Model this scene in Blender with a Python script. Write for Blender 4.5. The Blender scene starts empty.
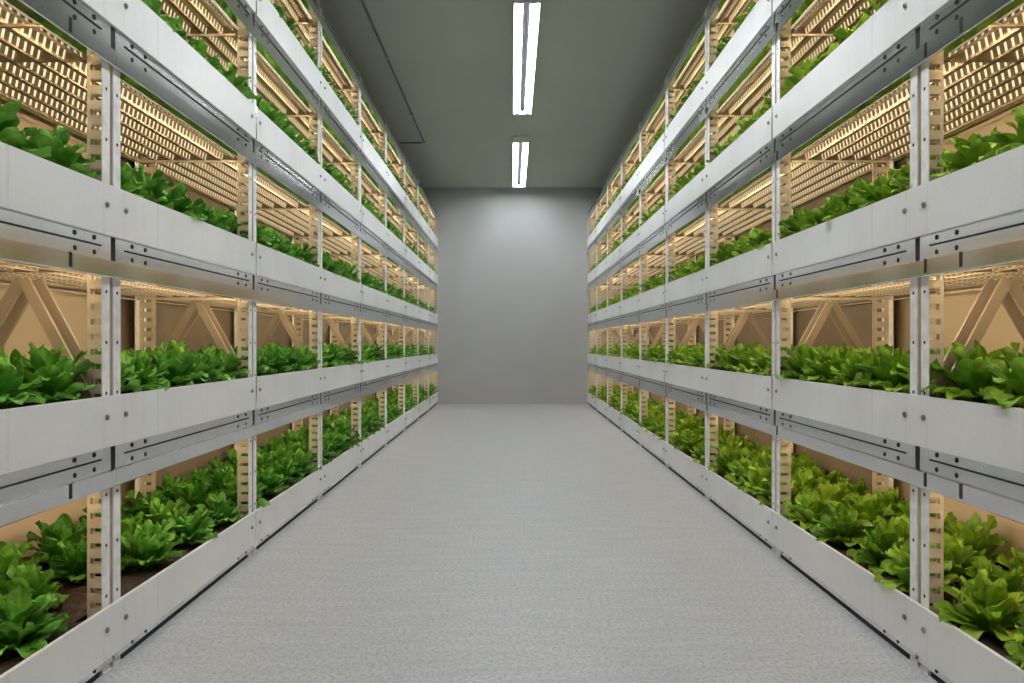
import bpy, math, random
from math import pi, sin, cos
R = random.Random(7)
scene = bpy.context.scene
COL = scene.collection
WL, WR, EYE = 1.19, 1.21, 0.972
Y0, BAY, NB = 1.006, 1.2, 9
YEND = Y0 + BAY * NB - .01
RIM = [0.195, 0.817, 1.440, 2.070, 2.650]
TOPZ = 3.075
CEIL = 3.475
XW = 1.80
ORD = ['first', 'second', 'third', 'fourth', 'fifth', 'sixth', 'seventh', 'eighth', 'ninth', 'tenth', 'eleventh', 'twelfth',
       'thirteenth', 'fourteenth', 'fifteenth', 'sixteenth', 'seventeenth', 'eighteenth', 'nineteenth', 'twentieth']
TENS = ['', '', 'twenty', 'thirty', 'forty']
def ordinal(n):                        # n from 1
    if n <= 20: return ORD[n - 1]
    if n % 10 == 0: return {30: 'thirtieth', 40: 'fortieth'}[n]
    return TENS[n // 10] + '-' + ORD[n % 10 - 1]

# ------------------------------------------------------------------ materials
def mat(name, base, rough=0.5, metal=0.0):
    m = bpy.data.materials.new(name); m.use_nodes = True
    b = m.node_tree.nodes['Principled BSDF']
    b.inputs['Base Color'].default_value = (*base, 1)
    b.inputs['Roughness'].default_value = rough
    b.inputs['Metallic'].default_value = metal
    return m, m.node_tree, b
def node(nt, t, **kw):
    n = nt.nodes.new(t)
    for k, v in kw.items():
        if k in n.inputs: n.inputs[k].default_value = v
        else: setattr(n, k, v)
    return n
def coords(nt, scale=(1, 1, 1), out='Object'):
    tc = node(nt, 'ShaderNodeTexCoord'); mp = node(nt, 'ShaderNodeMapping')
    mp.inputs['Scale'].default_value = scale
    nt.links.new(tc.outputs[out], mp.inputs['Vector'])
    return mp.outputs[0]
def noise(nt, vec, scale, detail=3, rough=0.5):
    n = node(nt, 'ShaderNodeTexNoise'); n.inputs['Scale'].default_value = scale
    n.inputs['Detail'].default_value = detail; n.inputs['Roughness'].default_value = rough
    nt.links.new(vec, n.inputs['Vector']); return n.outputs['Fac']
def ramp(nt, fac, stops):
    r = node(nt, 'ShaderNodeValToRGB'); e = r.color_ramp.elements
    while len(e) < len(stops): e.new(0.5)
    for i, (p, c) in enumerate(stops):
        e[i].position = p; e[i].color = (c, c, c, 1) if isinstance(c, (int, float)) else (*c, 1)
    nt.links.new(fac, r.inputs[0]); return r.outputs[0]
def math_(nt, op, a, b=None):
    n = node(nt, 'ShaderNodeMath', operation=op)
    for i, v in enumerate((a, b)):
        if v is None: continue
        if isinstance(v, (int, float)): n.inputs[i].default_value = v
        else: nt.links.new(v, n.inputs[i])
    return n.outputs[0]
def mixc(nt, fac, a, b, mode='MIX'):
    n = node(nt, 'ShaderNodeMix', data_type='RGBA', blend_type=mode)
    if isinstance(fac, (int, float)): n.inputs[0].default_value = fac
    else: nt.links.new(fac, n.inputs[0])
    for i, v in ((6, a), (7, b)):
        if isinstance(v, tuple): n.inputs[i].default_value = (*v, 1)
        else: nt.links.new(v, n.inputs[i])
    return n.outputs[2]
def bump(nt, b, h, strength, dist=0.002):
    n = node(nt, 'ShaderNodeBump'); n.inputs['Strength'].default_value = strength; n.inputs['Distance'].default_value = dist
    nt.links.new(h, n.inputs['Height']); nt.links.new(n.outputs[0], b.inputs['Normal'])

M = {}
# white powder coated tray fronts: faint smudges and runs of dried water below the rim
m, nt, b = mat('white_enamel', (0.8, 0.8, 0.8), 0.42); M['white'] = m
v = coords(nt, (1, 1, 1)); n1 = noise(nt, v, 3, 4)
v2 = coords(nt, (0, 34, 2.2)); n2 = noise(nt, v2, 1, 2)
v3 = coords(nt, (0, 0.9, 0.4)); n3 = noise(nt, v3, 3, 2)
runs = math_(nt, 'MULTIPLY', ramp(nt, n2, [(0.60, 0.0), (0.74, 1.0)]), ramp(nt, n3, [(0.40, 0.0), (0.6, 1.0)]))
sp = noise(nt, v, 160, 2)
c = mixc(nt, ramp(nt, n1, [(0.35, 0.0), (0.7, 1.0)]), (0.83, 0.835, 0.84), (0.76, 0.76, 0.76))
c = mixc(nt, math_(nt, 'MULTIPLY', runs, 0.45), c, (0.40, 0.40, 0.38))
c = mixc(nt, math_(nt, 'MULTIPLY', ramp(nt, sp, [(0.5, 0.0), (0.7, 1.0)]), 0.10), c, (0.45, 0.45, 0.45))
nt.links.new(c, b.inputs['Base Color']); bump(nt, b, sp, 0.08)
# galvanised steel
m, nt, b = mat('galvanised_steel', (0.6, 0.6, 0.6), 0.25, 1.0); M['galv'] = m
v = coords(nt)
vo = node(nt, 'ShaderNodeTexVoronoi'); vo.inputs['Scale'].default_value = 240; nt.links.new(v, vo.inputs['Vector'])
sep = node(nt, 'ShaderNodeSeparateColor'); nt.links.new(vo.outputs['Color'], sep.inputs[0])
c = mixc(nt, sep.outputs[0], (0.76, 0.77, 0.79), (0.84, 0.85, 0.87))
c = mixc(nt, math_(nt, 'MULTIPLY', ramp(nt, noise(nt, v, 9, 5), [(0.5, 0.0), (0.75, 1.0)]), 0.2), c, (0.5, 0.5, 0.52))
nt.links.new(c, b.inputs['Base Color'])
nt.links.new(ramp(nt, sep.outputs[1], [(0, 0.13), (1, 0.13)]), b.inputs['Roughness'])
# lighter zinc on posts
m, nt, b = mat('zinc_post', (0.72, 0.72, 0.72), 0.4, 0.0); M['post'] = m
v = coords(nt)
c = mixc(nt, ramp(nt, noise(nt, v, 30, 4), [(0.35, 0.0), (0.65, 1.0)]), (0.88, 0.88, 0.88), (0.74, 0.74, 0.74))
nt.links.new(c, b.inputs['Base Color'])
# inner steelwork and post webs, the warm rack light put into a cream colour
m, nt, b = mat('warm_lit_steel', (0.62, 0.55, 0.45), 0.5, 0.1); M['cream'] = m
v = coords(nt)
c = mixc(nt, ramp(nt, noise(nt, v, 14, 4), [(0.35, 0.0), (0.7, 1.0)]), (0.66, 0.58, 0.46), (0.50, 0.43, 0.34))
nt.links.new(c, b.inputs['Base Color'])
m, nt, b = mat('dark_gap', (0.012, 0.012, 0.013), 0.8); M['dark'] = m
m, nt, b = mat('grey_bolt', (0.30, 0.30, 0.30), 0.4, 0.8); M['bolt'] = m
# perforated grow light channels: rows of warm diodes showing through slots along the channel
def led(name, strength, base):
    m, nt, b = mat(name, base, 0.5, 0.1)
    tc = node(nt, 'ShaderNodeTexCoord'); sx = node(nt, 'ShaderNodeSeparateXYZ'); nt.links.new(tc.outputs['Object'], sx.inputs[0])
    fy = math_(nt, 'FRACT', math_(nt, 'DIVIDE', sx.outputs[1], 0.031))
    slot = math_(nt, 'MULTIPLY', math_(nt, 'GREATER_THAN', fy, 0.32), math_(nt, 'LESS_THAN', fy, 0.66))
    b.inputs['Emission Color'].default_value = (1.0, 0.80, 0.50, 1)
    nt.links.new(math_(nt, 'MULTIPLY', slot, strength), b.inputs['Emission Strength'])
    nz = noise(nt, coords(nt), 12, 4)
    nt.links.new(mixc(nt, ramp(nt, nz, [(0.3, 0.0), (0.7, 1.0)]), base, tuple(x * 0.8 for x in base)), b.inputs['Base Color'])
    return m
M['led'] = led('grow_light_slots', 0.62, (0.56, 0.44, 0.30))
m, nt, b = mat('grow_light_rib', (0.27, 0.20, 0.13), 0.55, 0.1); M['rib'] = m
M['tan'] = mat('tan_channel_steel', (0.56, 0.44, 0.30), 0.5, 0.1)[0]
m, nt, b = mat('warm_fill_strip', (1, 1, 1), 0.4)  # glow of the added fill strips hidden inside the racks
b.inputs['Emission Color'].default_value = (1.0, 0.76, 0.46, 1); b.inputs['Emission Strength'].default_value = 48.0; M['strip'] = m
# soil
m, nt, b = mat('soil', (0.05, 0.03, 0.02), 0.95); M['soil'] = m
v = coords(nt); nz = noise(nt, v, 45, 6, 0.7)
nt.links.new(ramp(nt, nz, [(0.3, (0.020, 0.011, 0.008)), (0.55, (0.075, 0.042, 0.030)), (0.75, (0.17, 0.10, 0.075))]), b.inputs['Base Color'])
bump(nt, b, nz, 1.0, 0.02)
# lettuce leaves
def leafmat(name, dark, mid, light):
    m, nt, b = mat(name, mid, 0.40)
    v = coords(nt); n1 = noise(nt, v, 22, 3)
    oi = node(nt, 'ShaderNodeObjectInfo')
    at = node(nt, 'ShaderNodeAttribute', attribute_name='tone')
    f = math_(nt, 'ADD', math_(nt, 'MULTIPLY', n1, 0.55), math_(nt, 'MULTIPLY', at.outputs['Fac'], 0.55))
    f = math_(nt, 'ADD', f, math_(nt, 'MULTIPLY', math_(nt, 'SUBTRACT', oi.outputs['Random'], 0.5), 0.16))
    c = ramp(nt, f, [(0.30, dark), (0.55, mid), (0.85, light)])
    nt.links.new(c, b.inputs['Base Color'])
    b.inputs['Specular IOR Level'].default_value = 0.4
    bump(nt, b, noise(nt, v, 90, 2), 0.5, 0.004)
    tr = node(nt, 'ShaderNodeBsdfTranslucent'); nt.links.new(c, tr.inputs['Color'])
    mx = node(nt, 'ShaderNodeMixShader'); mx.inputs[0].default_value = 0.28
    out = nt.nodes['Material Output']
    nt.links.new(b.outputs[0], mx.inputs[1]); nt.links.new(tr.outputs[0], mx.inputs[2]); nt.links.new(mx.outputs[0], out.inputs[0])
    return m
M['leafL'] = leafmat('lettuce_leaf_deep', (0.012, 0.070, 0.008), (0.055, 0.240, 0.020), (0.26, 0.58, 0.09))
M['leafR'] = leafmat('lettuce_leaf_yellowish', (0.020, 0.080, 0.006), (0.120, 0.290, 0.012), (0.38, 0.58, 0.06))
# setting
m, nt, b = mat('polished_concrete', (0.6, 0.6, 0.6), 0.5); M['floor'] = m
v = coords(nt); vs = coords(nt, (1.5, 9, 1)); fine = noise(nt, v, 70, 6, 0.75)
c = mixc(nt, ramp(nt, noise(nt, vs, 2.2, 5), [(0.3, 0.0), (0.7, 1.0)]), (0.475, 0.487, 0.505), (0.555, 0.567, 0.585))
c = mixc(nt, ramp(nt, fine, [(0.40, 0.95), (0.54, 0.0)]), c, (0.36, 0.36, 0.37))
c = mixc(nt, ramp(nt, noise(nt, v, 140, 2), [(0.62, 0.0), (0.72, 0.5)]), c, (0.85, 0.85, 0.86))
nt.links.new(c, b.inputs['Base Color']); bump(nt, b, fine, 0.15)
def paint(name, a, c2, sc, rough=0.7):
    m, nt, b = mat(name, a, rough); v = coords(nt)
    nt.links.new(mixc(nt, ramp(nt, noise(nt, v, sc, 5), [(0.3, 0.0), (0.7, 1.0)]), a, c2), b.inputs['Base Color'])
    bump(nt, b, noise(nt, v, 120, 3), 0.05); return m
M['wall'] = paint('grey_wall_paint', (0.46, 0.465, 0.47), (0.43, 0.435, 0.44), 1.4)
M['ceil'] = paint('olive_grey_ceiling_paint', (0.47, 0.49, 0.44), (0.44, 0.46, 0.41), 1.2, 0.8)
M['side'] = paint('warm_lit_wall', (0.52, 0.42, 0.31), (0.47, 0.38, 0.28), 2)  # grey side walls with the warm rack light put into their colour
M['bracing'] = mat('taupe_bracing', (0.36, 0.29, 0.22), 0.5, 0.1)[0]
M['brown'] = paint('brown_board', (0.17, 0.125, 0.09), (0.12, 0.09, 0.065), 5)
M['conduit'] = mat('dark_grey_conduit', (0.17, 0.175, 0.16), 0.8)[0]
M['fixture'] = mat('white_fixture_enamel', (0.85, 0.85, 0.85), 0.3)[0]
M['matt'] = mat('matt_black_spine', (0.003, 0.003, 0.0035), 1.0)[0]
M['matt'].node_tree.nodes['Principled BSDF'].inputs['Specular IOR Level'].default_value = 0.02
M['socket'] = mat('grey_lamp_socket', (0.10, 0.10, 0.11), 0.5)[0]
m, nt, b = mat('fluorescent_tube', (1, 1, 1), 0.3)
b.inputs['Emission Color'].default_value = (0.93, 0.97, 1.0, 1); b.inputs['Emission Strength'].default_value = 32.0; M['tube'] = m

# ------------------------------------------------------------------ mesh building
class MB:
    def __init__(s): s.v = []; s.f = []; s.m = []; s.mats = []
    def mi(s, m):
        if m not in s.mats: s.mats.append(m)
        return s.mats.index(m)
    def face(s, pts, m):
        b = len(s.v); s.v += pts; s.f.append(tuple(range(b, b + len(pts)))); s.m.append(s.mi(m))
    def box(s, x0, x1, y0, y1, z0, z1, m):
        b = len(s.v)
        s.v += [(x0, y0, z0), (x1, y0, z0), (x1, y1, z0), (x0, y1, z0), (x0, y0, z1), (x1, y0, z1), (x1, y1, z1), (x0, y1, z1)]
        for q in ((0, 3, 2, 1), (4, 5, 6, 7), (0, 1, 5, 4), (1, 2, 6, 5), (2, 3, 7, 6), (3, 0, 4, 7)):
            s.f.append(tuple(b + i for i in q)); s.m.append(s.mi(m))
    def strip(s, prof, y0, y1, m, nseg=1):          # open profile [(x,z)] swept along y
        for i in range(len(prof) - 1):
            (xa, za), (xb, zb) = prof[i], prof[i + 1]
            mm = m[i] if isinstance(m, list) else m
            s.face([(xa, y0, za), (xa, y1, za), (xb, y1, zb), (xb, y0, zb)], mm)
    def cyl(s, c, axis, r, h, m, n=12, r2=None):      # axis 'x','y','z' from c
        r2 = r if r2 is None else r2; b = len(s.v)
        for k, (t, rr) in enumerate(((0, r), (h, r2))):
            for i in range(n):
                a = 2 * pi * i / n; u, w = rr * cos(a), rr * sin(a)
                s.v.append({'x': (c[0] + t, c[1] + u, c[2] + w), 'y': (c[0] + u, c[1] + t, c[2] + w), 'z': (c[0] + u, c[1] + w, c[2] + t)}[axis])
        for i in range(n):
            j = (i + 1) % n; s.f.append((b + i, b + j, b + n + j, b + n + i)); s.m.append(s.mi(m))
        s.f.append(tuple(b + i for i in range(n))[::-1]); s.m.append(s.mi(m))
        s.f.append(tuple(b + n + i for i in range(n))); s.m.append(s.mi(m))
    def mesh(s, name, flip=1, smooth=False):
        me = bpy.data.meshes.new(name)
        vs = [(x * flip, y, z) for x, y, z in s.v] if flip != 1 else s.v
        fs = [f[::-1] for f in s.f] if flip == -1 else s.f
        me.from_pydata(vs, [], fs)
        for m in s.mats: me.materials.append(m)
        me.polygons.foreach_set('material_index', s.m)
        if smooth: me.polygons.foreach_set('use_smooth', [True] * len(s.f))
        me.update(); return me
def link(name, data, parent=None, loc=(0, 0, 0)):
    o = bpy.data.objects.new(name, data); COL.objects.link(o); o.location = loc
    if parent: o.parent = parent
    return o
def tag(o, label=None, cat=None, group=None, kind=None):
    for k, v in (('label', label), ('category', cat), ('group', group), ('kind', kind)):
        if v: o[k] = v
    return o
def copy_tree(o, parent=None):
    c = o.copy(); COL.objects.link(c)
    if parent: c.parent = parent
    for ch in kids.get(o.name, []): copy_tree(ch, c)
    return c
kids = {}
def part(name, me, parent, loc=(0, 0, 0), label=None):
    o = link(name, me, parent, loc); kids.setdefault(parent.name, []).append(o)
    if label: o['label'] = label
    return o

# ------------------------------------------------------------------ the room
YB = -2.6
def slab(name, *a):
    mb = MB(); mb.box(*a); return tag(link(name, mb.mesh(name)), kind='structure')
slab('floor', -XW - .1, XW + .1, YB, YEND + .1, -.1, 0, M['floor'])
slab('ceiling', -XW - .1, XW + .1, YB, YEND + .1, CEIL, CEIL + .1, M['ceil'])
slab('wall_back', -XW, XW, YEND + .005, YEND + .1, 0, CEIL, M['wall'])
slab('wall_front', -XW, XW, YB, YB + .1, 0, CEIL, M['wall'])
slab('wall_left', -XW - .1, -XW, YB, YEND + .1, 0, CEIL, M['side'])
slab('wall_right', XW, XW + .1, YB, YEND + .1, 0, CEIL, M['side'])

# ceiling lights: deep white troughs with two tubes
LX = 0.108
mb = MB()
Z0, ZT = CEIL - .085, CEIL
prof = [(-.098, Z0), (-.098, ZT - .012), (-.03, ZT), (.03, ZT), (.098, ZT - .012), (.098, Z0)]
inner = [(.092, Z0), (.070, ZT - .020), (.026, ZT - .022), (0, Z0 + .024), (-.026, ZT - .022), (-.070, ZT - .020), (-.092, Z0), (-.098, Z0)]
LL = 2.55
mb.strip(prof + inner, 0, LL, [M['fixture']] * 8 + [M['matt']] * 2 + [M['fixture']] * 4)
housing = mb.mesh('housing')
mb = MB(); mb.box(-.096, .096, 0, .012, Z0, ZT - .012, M['fixture'])
for sx in (-1, 1):
    mb.box(sx * .05 - .018, sx * .05 + .018, .012, .035, Z0 + .004, ZT - .02, M['socket'])
endp = mb.mesh('end_cap')
mb = MB(); mb.box(-.096, .096, -.012, 0, Z0, ZT - .012, M['fixture'])
for sx in (-1, 1):
    mb.box(sx * .05 - .018, sx * .05 + .018, -.035, -.012, Z0 + .004, ZT - .02, M['socket'])
endp2 = mb.mesh('end_cap')
mb = MB(); mb.cyl((0, .035, Z0 + .027), 'y', .0165, LL - .07, M['tube'], 16)
tube = mb.mesh('fluorescent_tube', smooth=False)
LAB = {1: 'long twin-tube fluorescent ceiling light nearer the camera, at top of photo',
       2: 'twin-tube fluorescent ceiling light near the grey back wall',
       0: 'twin-tube fluorescent ceiling light above the camera, outside the photo',
       -1: 'twin-tube fluorescent ceiling light behind the camera, outside the photo'}
for i, y in ((1, 5.22), (2, 8.86), (0, 1.58), (-1, -2.06)):
    r = link('ceiling_light', None, None, (LX, y, 0))
    tag(r, LAB[i], 'ceiling light', 'fluorescent ceiling lights')
    part('housing', housing, r)
    for sx in (-1, 1): part('fluorescent_tube', tube, r, (sx * .05, 0, 0), 'glowing white tube')
    part('end_cap', endp, r); part('end_cap', endp2, r, (0, LL, 0))
# thin conduit on the ceiling
mb = MB(); mb.cyl((-1.09, 1.0, CEIL - .009), 'y', .009, 8.15, M['conduit'], 10)
mb.cyl((-1.40, 9.15, CEIL - .009), 'x', .009, .319, M['conduit'], 10)
mb.box(-1.12, -1.06, 9.12, 9.18, CEIL - .025, CEIL, M['ceil'])
for k in range(5): mb.box(-1.112, -1.068, 1.6 + 1.6 * k, 1.62 + 1.6 * k, CEIL - .021, CEIL, M['ceil'])
tag(link('conduit', mb.mesh('conduit', smooth=False)), 'thin grey conduit running along the ceiling above the left racks', 'conduit')

# ------------------------------------------------------------------ racks
def disc(mb, d, y, z, r, m, n=8):
    mb.face([(d, y + r * cos(2 * pi * i / n), z + r * sin(2 * pi * i / n)) for i in range(n)], m)
def post_mesh(front, near, s):
    # near: the post at the camera end of the rack.  local y: edge of the gap at 0
    mb = MB(); P = M['post']; C = M['cream']
    sg = 1 if near else -1
    y_in, y_out = sg * .010, sg * .050
    ya, yb = min(y_in, y_out), max(y_in, y_out)
    d0, sd = (.010, 1) if front else (.530, -1)
    def bx(da, db, y0, y1, z0, z1, m):
        a, b = d0 + sd * da, d0 + sd * db
        mb.box(min(a, b), max(a, b), min(y0, y1), max(y0, y1), z0, z1, m)
    bx(0, .003, ya, yb, 0, TOPZ, P)
    for z in [0.075 + 0.15 * k for k in range(20)]:
        dd = d0 + (-.0006 if front else .0006)
        disc(mb, dd, (ya + yb) / 2, z, .0055, M['dark'])
    w0, w1 = y_in, y_in + sg * .003
    bx(.003, .013, w0, w1, 0, TOPZ, C); bx(.057, .066, w0, w1, 0, TOPZ, C)
    z = .02
    while z < TOPZ:
        bx(.013, .057, w0, w1, z, min(z + .027, TOPZ), C); z += .0446
    bx(-.002, .070, ya - .004 if near else ya, yb if near else yb + .004, 0, .004, P)
    return mb.mesh('post', s)
def beam_mesh(s, notches, top=False, lean=0.0):
    mb = MB(); G = M['galv']
    y0, y1 = .008, 1.192
    mb.strip([(.050, .0), (.006, 0), (.005 - lean * .6, -.070)], .013, 1.187, G)
    mb.strip([(.005 - lean * .6, -.070), (-.005, -.073), (-.005 - lean, -.119), (-.002 - lean, -.122), (.030, -.122), (.030, -.114)], .0005, 1.1995, G)
    # inner skin gives the folded sheet its thickness, and closes the ends
    mb.strip([(.030, -.114), (.002, -.114), (.010, -.070), (.013, -.004), (.050, -.004), (.050, 0)], .013, 1.187, G)
    if top:
        mb.box(.012, .080, .002, 1.198, -.0065, -.0045, G)  # plate added to keep the fill light from leaking onto the ceiling
        for dz in (-.018, -.040): mb.box(.003, .0055, .07, 1.13, dz - .0012, dz, M['dark'])
    else:
        mb.box(.0035 - lean * .3, .0058, .065, 1.135, -.0355, -.0305, M['dark'])
        for y in (.110, .194, 1.006, 1.100):
            for z in (-.014, -.056): disc(mb, .0040 + lean * 8.5 * z, y, z, .0075, M['dark'])
        for y in notches:
            mb.box(-.0062 - lean, -.002, y - .006, y + .006, -.112, -.072, M['dark'])
    return mb.mesh('front_beam', s)
def panel_mesh(s, bars):
    mb = MB(); L, Rb = M['led'], M['rib']
    prof = [(.078, 0)]; ms = []
    d = .080; pitch = .0755
    for k in range(6):
        a = d + k * pitch
        T = M['tan']
        prof += [(a, 0.0), (a + .014, 0.0), (a + .0152, .006), (a + .0208, .034), (a + .022, .040), (a + .036, .040), (a + .050, .040), (a + .064, .040), (a + .0652, .034), (a + .0708, .006), (a + .072, 0.0)]
        ms += [Rb, Rb, T, L, T, T, L, T, T, L, T]
    prof += [(.530, 0)]; ms += [Rb]
    y0, y1 = .002, 1.198
    mb.strip(prof, y0, y1, ms)
    mb.box(.078, .530, y0, y1, .041, .046, Rb)
    for y in (y0, y1 - .002): mb.box(.078, .530, y, y + .002, .0, .041, Rb)
    for y in bars: mb.box(.034, .530, y - .006, y + .006, -.006, .002, Rb)
    return mb.mesh('light_panel', s)
def bar_mesh(p, q, w, t, m, s, name):      # flat bar in the x-z plane from p to q
    mb = MB(); (xa, za), (xb, zb) = p, q
    l = math.hypot(xb - xa, zb - za); nx, nz = -(zb - za) / l * w / 2, (xb - xa) / l * w / 2
    f = t * .5
    pts = [(xa + nx, za + nz), (xb + nx, zb + nz), (xb - nx, zb - nz), (xa - nx, za - nz)]
    A = [(x, -f, z) for x, z in pts]; B = [(x, f, z) for x, z in pts]
    mb.face(A, m); mb.face(B[::-1], m)
    for i in range(4):
        j = (i + 1) % 4; mb.face([A[j], A[i], B[i], B[j]], m)
    # folded edge
    return mb.mesh(name, s)
SIDE = {-1: ('left', WL), 1: ('right', WR)}
def make_rack(s, first):
    r = link('storage_rack', None)
    for front in (True, False):
        for near in (True, False):
            part('post', post_mesh(front, near, s), r, (0, 0 if near else BAY, 0))
    notches = [.97] if (first and s < 0) else ([.97, 1.14] if first else ([] if s < 0 else [1.14]))
    bm_, pm = beam_mesh(s, notches), panel_mesh(s, [.945] if first else [])
    bt_ = beam_mesh(s, notches, False, .0045)
    for z in RIM[1:]:
        part('front_beam', bt_ if z == RIM[4] else bm_, r, (0, 0, z - .150)); part('light_panel', pm, r, (0, 0, z - .150 - .104), 'glowing slotted grow light panel')
        mb = MB(); mb.box(.534, .548, .012, 1.188, -.100, 0, M['cream']); mb.box(.500, .533, .066, 1.134, -.1215, -.1185, M['cream'])
        part('rear_beam', mb.mesh('rear_beam', s), r, (0, 0, z - .150))
    part('top_beam', beam_mesh(s, [], True), r, (0, 0, TOPZ))
    part('light_panel', pm, r, (0, 0, TOPZ - .104), 'glowing slotted grow light panel')
    mb = MB()
    mb.strip([(.04, 0), (.006, 0), (.003, -.021), (.005, -.023), (.04, -.023)], .008, 1.192, M['galv'])
    for y in (.110, .194, 1.006, 1.100): disc(mb, .0030, y, -.011, .006, M['dark'])
    part('base_rail', mb.mesh('base_rail', s), r, (0, 0, RIM[0] - .150))
    mb = MB(); mb.box(.0055, .0135, -.012, .012, -.072, -.001, M['dark']); sp_ = mb.mesh('gap_shade', s)  # dark strip painting the shade in the gap between racks
    for z in RIM[1:]: part('gap_shade', sp_, r, (0, 0, z - .150), 'dark strip painting the shade between racks')
    mb = MB(); mb.face([(.035, .08, -.109), (.032, .08, -.119), (.032, 1.12, -.119), (.035, 1.12, -.109)][::-1], M['strip'])  # added glowing strip, hidden behind the lip to brighten the rack interior
    mb.box(.0305, .0316, .075, 1.125, -.1205, -.107, M['fixture']); mb.box(.0305, .062, .075, 1.125, -.1075, -.1060, M['socket']); st_ = mb.mesh('fill_strip', s)  # backing, and a dark shade added to keep the glow off the panel
    for z in RIM[1:] + [TOPZ + .150]: part('fill_strip', st_, r, (.0, 0, z - .150), 'added warm fill light strip, hidden behind the beam')
    mb = MB(); mb.box(.012, .018, .06, 1.14, 0.0, .022, M['dark']); part('toe_shade', mb.mesh('toe_shade', s), r)  # black strip painting the shade under the base rail
    za = EYE + .190
    for yy in (.036, BAY - .030):
        for d1 in (.028, .512):
            part('brace', bar_mesh((.258 + (.008 if d1 > .2 else -.008), za), (d1, EYE - .222), .032, .010, M['bracing'], s, 'brace'), r, (0, yy + (.006 if d1 > .2 else -.006), 0))
        for z in [q - .262 for q in RIM[2:]] + [TOPZ - .112] if (yy > .1 and not first) else []:
            mb = MB(); mb.box(.074, .528, -.004, .004, -.006, .003, M['cream']); part('cross_member', mb.mesh('cross_member', s), r, (0, yy, z))
    if not first:
        mb = MB(); mb.box(.552, .558, .012, 1.188, .03, TOPZ - .02, M['brown'])
        part('back_board', mb.mesh('back_board', s), r, label='dark brown back board')
    return r
for s in (-1, 1):
    side, W = SIDE[s]
    r0 = make_rack(s, True); r2 = make_rack(s, False)
    for k in range(NB):
        if k == 0: o = r0
        elif k == 1:                      # second rack: like the others but open at the back
            o = r2.copy(); COL.objects.link(o)
            for ch in kids[r2.name]:
                if ch.name.startswith('back_board'): continue
                c = ch.copy(); COL.objects.link(c); c.parent = o
        elif k == 2: o = r2
        else: o = copy_tree(r2)
        o.location = (s * W, Y0 + k * BAY, 0)
        tag(o, f'galvanised steel growing rack, {ordinal(k+1)} from the camera on the {side} side', 'rack', f'growing racks on the {side} side')

# ------------------------------------------------------------------ planter trays
def tray_meshes(s, nb, rng):
    L = nb * BAY
    mb = MB(); G = M['galv']; H = .150
    mb.box(.082, .528, .003, L - .003, -H + .004, -H + .008, G)       # floor
    mb.box(.525, .528, .003, L - .003, -H + .008, -.006, G)
    for y in (.003, L - .006): mb.box(.082, .525, y, y + .003, -H + .008, -.006, G)
    for k in range(nb):
        mb.box(.006, .082, k * BAY + .066, (k + 1) * BAY - .066, -H + .004, -H + .008, G)
    body = mb.mesh('tray_body', s)
    mb = MB()
    mb.box(-.004, -.001, .002, L - .002, -H, 0, M['white']); mb.box(-.001, .008, .002, L - .002, -.004, 0, M['white'])
    mb.box(-.001, .005, .002, L - .002, -H, -H + .004, M['white'])
    front = mb.mesh('front_panel', s)
    mb = MB(); dz = -.034; nxx, nyy = 8, int(60 * nb / 2)
    def patch(d0, d1, y0, y1, nx, ny):
        b = len(mb.v)
        for i in range(nx + 1):
            for j in range(ny + 1):
                e = 0 if (i in (0, nx) or j in (0, ny)) else 1
                mb.v.append((d0 + (d1 - d0) * i / nx, y0 + (y1 - y0) * j / ny, dz + e * rng.uniform(-.008, .010)))
        for i in range(nx):
            for j in range(ny):
                a = b + i * (ny + 1) + j
                mb.f.append((a, a + ny + 1, a + ny + 2, a + 1)); mb.m.append(mb.mi(M['soil']))
    patch(.082, .524, .006, L - .006, 10, 80 * nb)
    for k in range(nb): patch(.0, .082, k * BAY + .066, (k + 1) * BAY - .066, 3, 74)
    for k in range(nb):   # small soil tongues between neighbouring posts
        pass
    soil = mb.mesh('soil', s, smooth=True)
    return body, front, soil
mb = MB(); mb.cyl((0, 0, 0), 'x', .0085, .004, M['bolt'], 10); mb.cyl((-.003, 0, 0), 'x', .005, .003, M['bolt'], 6)
bolt_me = {1: mb.mesh('bolt', 1), -1: mb.mesh('bolt', -1)}
mb = MB(); mb.box(-.0055, -.004, -.003, .012, -.150, 0, M['galv']); cover = {s: mb.mesh('joint_cover', s) for s in (-1, 1)}
ORDT = ['bottom', 'second', 'third', 'fourth', 'top']
for s in (-1, 1):
    side, W = SIDE[s]
    sets = {2: tray_meshes(s, 2, R), 1: tray_meshes(s, 1, R)}
    for t, z in enumerate(RIM):
        for k, start in enumerate((0, 2, 4, 6, 8)):
            nb = 2 if start < 8 else 1
            body, front, soil = sets[nb]
            o = link('planter_tray', None, None, (s * W, Y0 + start * BAY, z))
            lv = ORDT[t] + (' tier from the floor' if 0 < t < 4 else ' tier')
            tag(o, f'white-fronted planter tray, {ordinal(k+1)} from the camera, {side} racks, {lv}', 'planter', f'planter trays on the {side} racks')
            part('tray_body', body, o); fp = part('front_panel', front, o, label='long white front panel'); part('soil', soil, o, label='dark brown soil')
            for q in range(nb + 1):
                for dy in (-.052, .052) if 0 < q < nb else ((.052,) if q == 0 else (-.052,)):
                    part('bolt', bolt_me[s], fp, (s * -.008, q * BAY + dy, -.062))
            if start: part('joint_cover', cover[s], o, (0, 0, 0), 'narrow grey joint strip')

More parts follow.
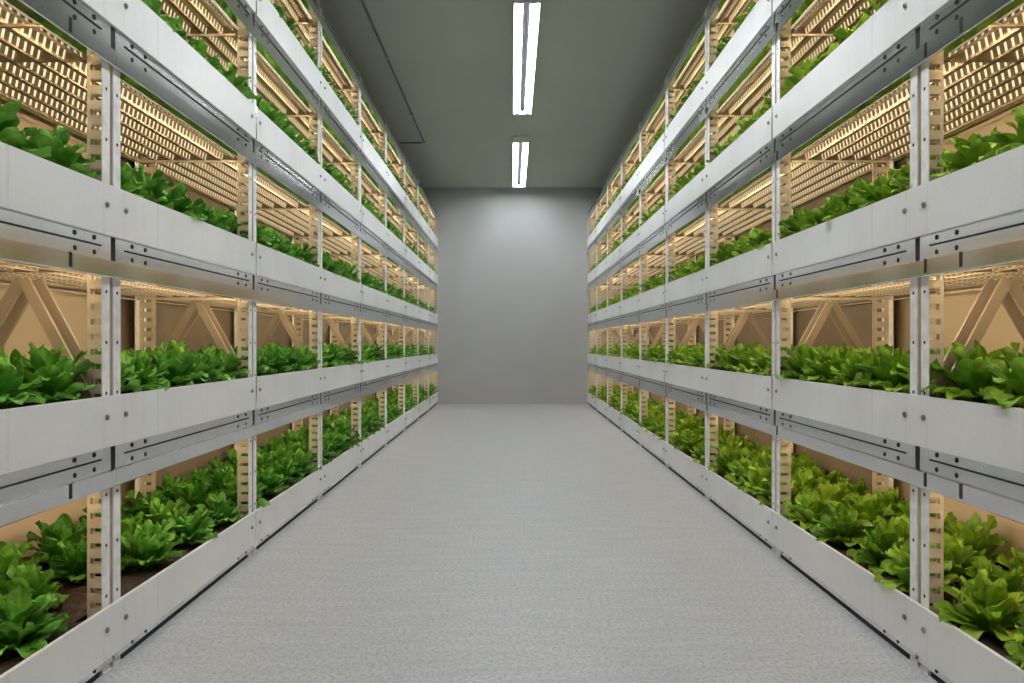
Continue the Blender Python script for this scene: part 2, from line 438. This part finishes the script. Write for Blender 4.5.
# ------------------------------------------------------------------ lettuces
def lettuce(rng, mats, nu, nv, n_out, n_mid, n_in):
    vs, fs, tone = [], [], []
    def leaf(az, base_r, tilt, curl, length, width, z0, tn):
        b = len(vs); ph, ph2, kf = rng.uniform(0, 6.28), rng.uniform(0, 6.28), rng.uniform(7, 11)
        ca, sa = cos(az), sin(az); x, z, a = base_r, z0, tilt; pu = 0
        tw = rng.uniform(-.25, .25)
        for i in range(nu + 1):
            u = 1 - (1 - i / nu) ** 1.5; ds = (u - pu) * length; a += curl * (u - pu) * (0.4 + 1.2 * u); pu = u; x += sin(a) * ds; z += cos(a) * ds
            w = width * (.18 + .82 * (sin(pi / 2 * min(1, u / .62)) ** 1.6)) * (1 if u < .62 else max(.16, math.sqrt(max(0, 1 - ((u - .62) / .385) ** 2))))
            nx, nz = -cos(a), sin(a)                 # normal towards the heart of the head
            for j in range(nv + 1):
                v = -1 + 2 * j / nv
                ruf = (abs(v) ** 1.6) * (.009 * sin(kf * u + ph + 2.5 * v) + .003 * sin(15 * u + ph2 - 4 * v)) * (.4 + u)
                cup = .22 * width * v * v * (1 - .5 * u) + ruf - .004 * (1 if abs(v) < .01 else 0)
                lat = v * w * (1 - .06 * abs(v)) + tw * w * u * .3
                tipd = -.05 * length * (v * v) * max(0, u - .6)
                px = x + nx * cup + sin(a) * tipd; pz = z + nz * cup + cos(a) * tipd
                vs.append((px * ca - lat * sa, px * sa + lat * ca, pz))
                tone.append(max(0, min(1, tn + .28 * (u - .5) + .12 * abs(v) + (.12 if abs(v) < .05 else 0))))
        for i in range(nu):
            for j in range(nv):
                q = b + i * (nv + 1) + j; fs.append((q, q + 1, q + nv + 2, q + nv + 1))
    for k in range(n_out):
        leaf(2 * pi * k / n_out + rng.uniform(-.25, .25), .012, rng.uniform(.75, 1.05), rng.uniform(.45, .95), rng.uniform(.105, .135), rng.uniform(.028, .038), .008, rng.uniform(.45, .75))
    for k in range(n_mid):
        leaf(2 * pi * (k + .5) / n_mid + rng.uniform(-.3, .3), .010, rng.uniform(.38, .62), rng.uniform(.25, .9), rng.uniform(.120, .152), rng.uniform(.026, .036), .012, rng.uniform(.30, .60))
    for k in range(n_in):
        leaf(2 * pi * k / n_in + rng.uniform(-.4, .4), .006, rng.uniform(.05, .28), rng.uniform(.1, .7), rng.uniform(.130, .168), rng.uniform(.022, .032), .012, rng.uniform(.35, .70))
    return vs, fs, tone
def lettuce_mesh(data, m, name='lettuce'):
    vs, fs, tone = data
    me = bpy.data.meshes.new(name); me.from_pydata(vs, [], fs); me.materials.append(m)
    at = me.attributes.new('tone', 'FLOAT', 'POINT'); at.data.foreach_set('value', tone)
    me.polygons.foreach_set('use_smooth', [True] * len(fs)); me.update(); return me
HI = [lettuce(random.Random(100 + i), None, 8, 6, 11, 11, 10) for i in range(7)]
LO = [lettuce(random.Random(300 + i), None, 4, 3, 8, 8, 6) for i in range(5)]
ME = {s: [lettuce_mesh(d, M['leafL'] if s < 0 else M['leafR']) for d in HI] for s in (-1, 1)}
FPX = 736.0
spots = []      # (weight, s, tier, row, index, x, y, z, rot, scale)
for s in (-1, 1):
    side, W = SIDE[s]
    for t, rim in enumerate(RIM):
        for row, d in enumerate((.112, .275, .440)):
            ys = [Y0 + .15 + .3 * k + (.15 if row == 1 else 0) for k in range(36)] if t == 0 else [Y0 + .12 + .24 * k + (.12 if row == 1 else 0) for k in range(45)]
            if t == 0 and s < 0 and row == 0: ys = [1.30, 1.60, 1.93] + [y for y in ys if y > 2.5]
            ys = [y for y in ys if Y0 + .1 < y < YEND - .12]
            n = 0
            for y in ys:
                yy = y + R.uniform(-.02, .02)
                xx = s * (W + d + R.uniform(-.012, .012))
                zz = rim - (.036 if t == 0 else .029)
                px = FPX * (W + d + .02) / yy; pz = abs(FPX * (zz + .12 - EYE) / yy)
                inview = (FPX * (W + d - .07) / (yy + .05) < 512) and (pz < 341)
                sc = R.uniform(.92, 1.12)
                if inview: n += 1
                wt = 1 / yy * (1 if row == 0 else ([.75, .55] if t == 0 else [.45, .25] if t == 1 else [.12, .05])[row - 1])
                if not inview: wt = 0
                spots.append((wt, s, t, row, n, xx, yy, zz, R.uniform(0, 6.28), sc))
spots.sort(key=lambda a: -a[0])
ROW = ['front row', 'middle row', 'back row']
bulk = {-1: ([], [], []), 1: ([], [], [])}
for i, (wt, s, t, row, n, x, y, z, rot, sc) in enumerate(spots):
    side = SIDE[s][0]
    if i < 300 and wt > 0:
        o = link('lettuce', ME[s][R.randrange(7)], None, (x, y, z)); o.rotation_euler = (0, 0, rot); o.scale = (sc, sc, sc * R.uniform(.95, 1.08))
        tone = 'green' if s < 0 else 'yellow-green'
        tag(o, f'{tone} lettuce, {ordinal(n)} from the camera, {side} racks, {ORDT[t]} tier, {ROW[row]}', 'lettuce', f'lettuces on the {side} racks, {ORDT[t]} tier')
    else:
        if wt == 0 and y < 1.3 and t > 0: pass
        vs, fs, tn = LO[R.randrange(5)]; V, F, T = bulk[1]
        b = len(V); c_, s_ = cos(rot) * sc, sin(rot) * sc
        V += [(x + a * c_ - q * s_, y + a * s_ + q * c_, z + h * sc) for a, q, h in vs]
        F += [tuple(b + k for k in f) for f in fs]; T += tn
me = lettuce_mesh(bulk[1], M['leafL'], 'distant_lettuces'); me.materials.append(M['leafR'])
V, F, T = bulk[1]
me.polygons.foreach_set('material_index', [1 if V[f[0]][0] > 0 else 0 for f in F]); me.update()
tag(link('lettuce', me), 'mass of small distant green lettuces filling the far and rear rows of trays', 'lettuces', kind='stuff')

# ------------------------------------------------------------------ camera, world, view
cam = bpy.data.cameras.new('camera'); co = bpy.data.objects.new('camera', cam); COL.objects.link(co)
cam.sensor_width = 36; cam.lens = 736 / 1024 * 36; cam.shift_y = 2 / 1024
cam.clip_start = .05; co.location = (0, 0, EYE); co.rotation_euler = (pi / 2, 0, 0)
scene.camera = co
w = bpy.data.worlds.new('world'); scene.world = w; w.use_nodes = True
w.node_tree.nodes['Background'].inputs[0].default_value = (0.02, 0.02, 0.02, 1)
w.node_tree.nodes['Background'].inputs[1].default_value = 0.0
vs_ = scene.view_settings; scene.display_settings.display_device = 'sRGB'
vs_.view_transform = 'Standard'; vs_.look = 'None'; vs_.gamma = 1; vs_.use_curve_mapping = False; vs_.exposure = 0.75
scene.cycles.max_bounces = 10; scene.cycles.diffuse_bounces = 6; scene.cycles.use_denoising = True
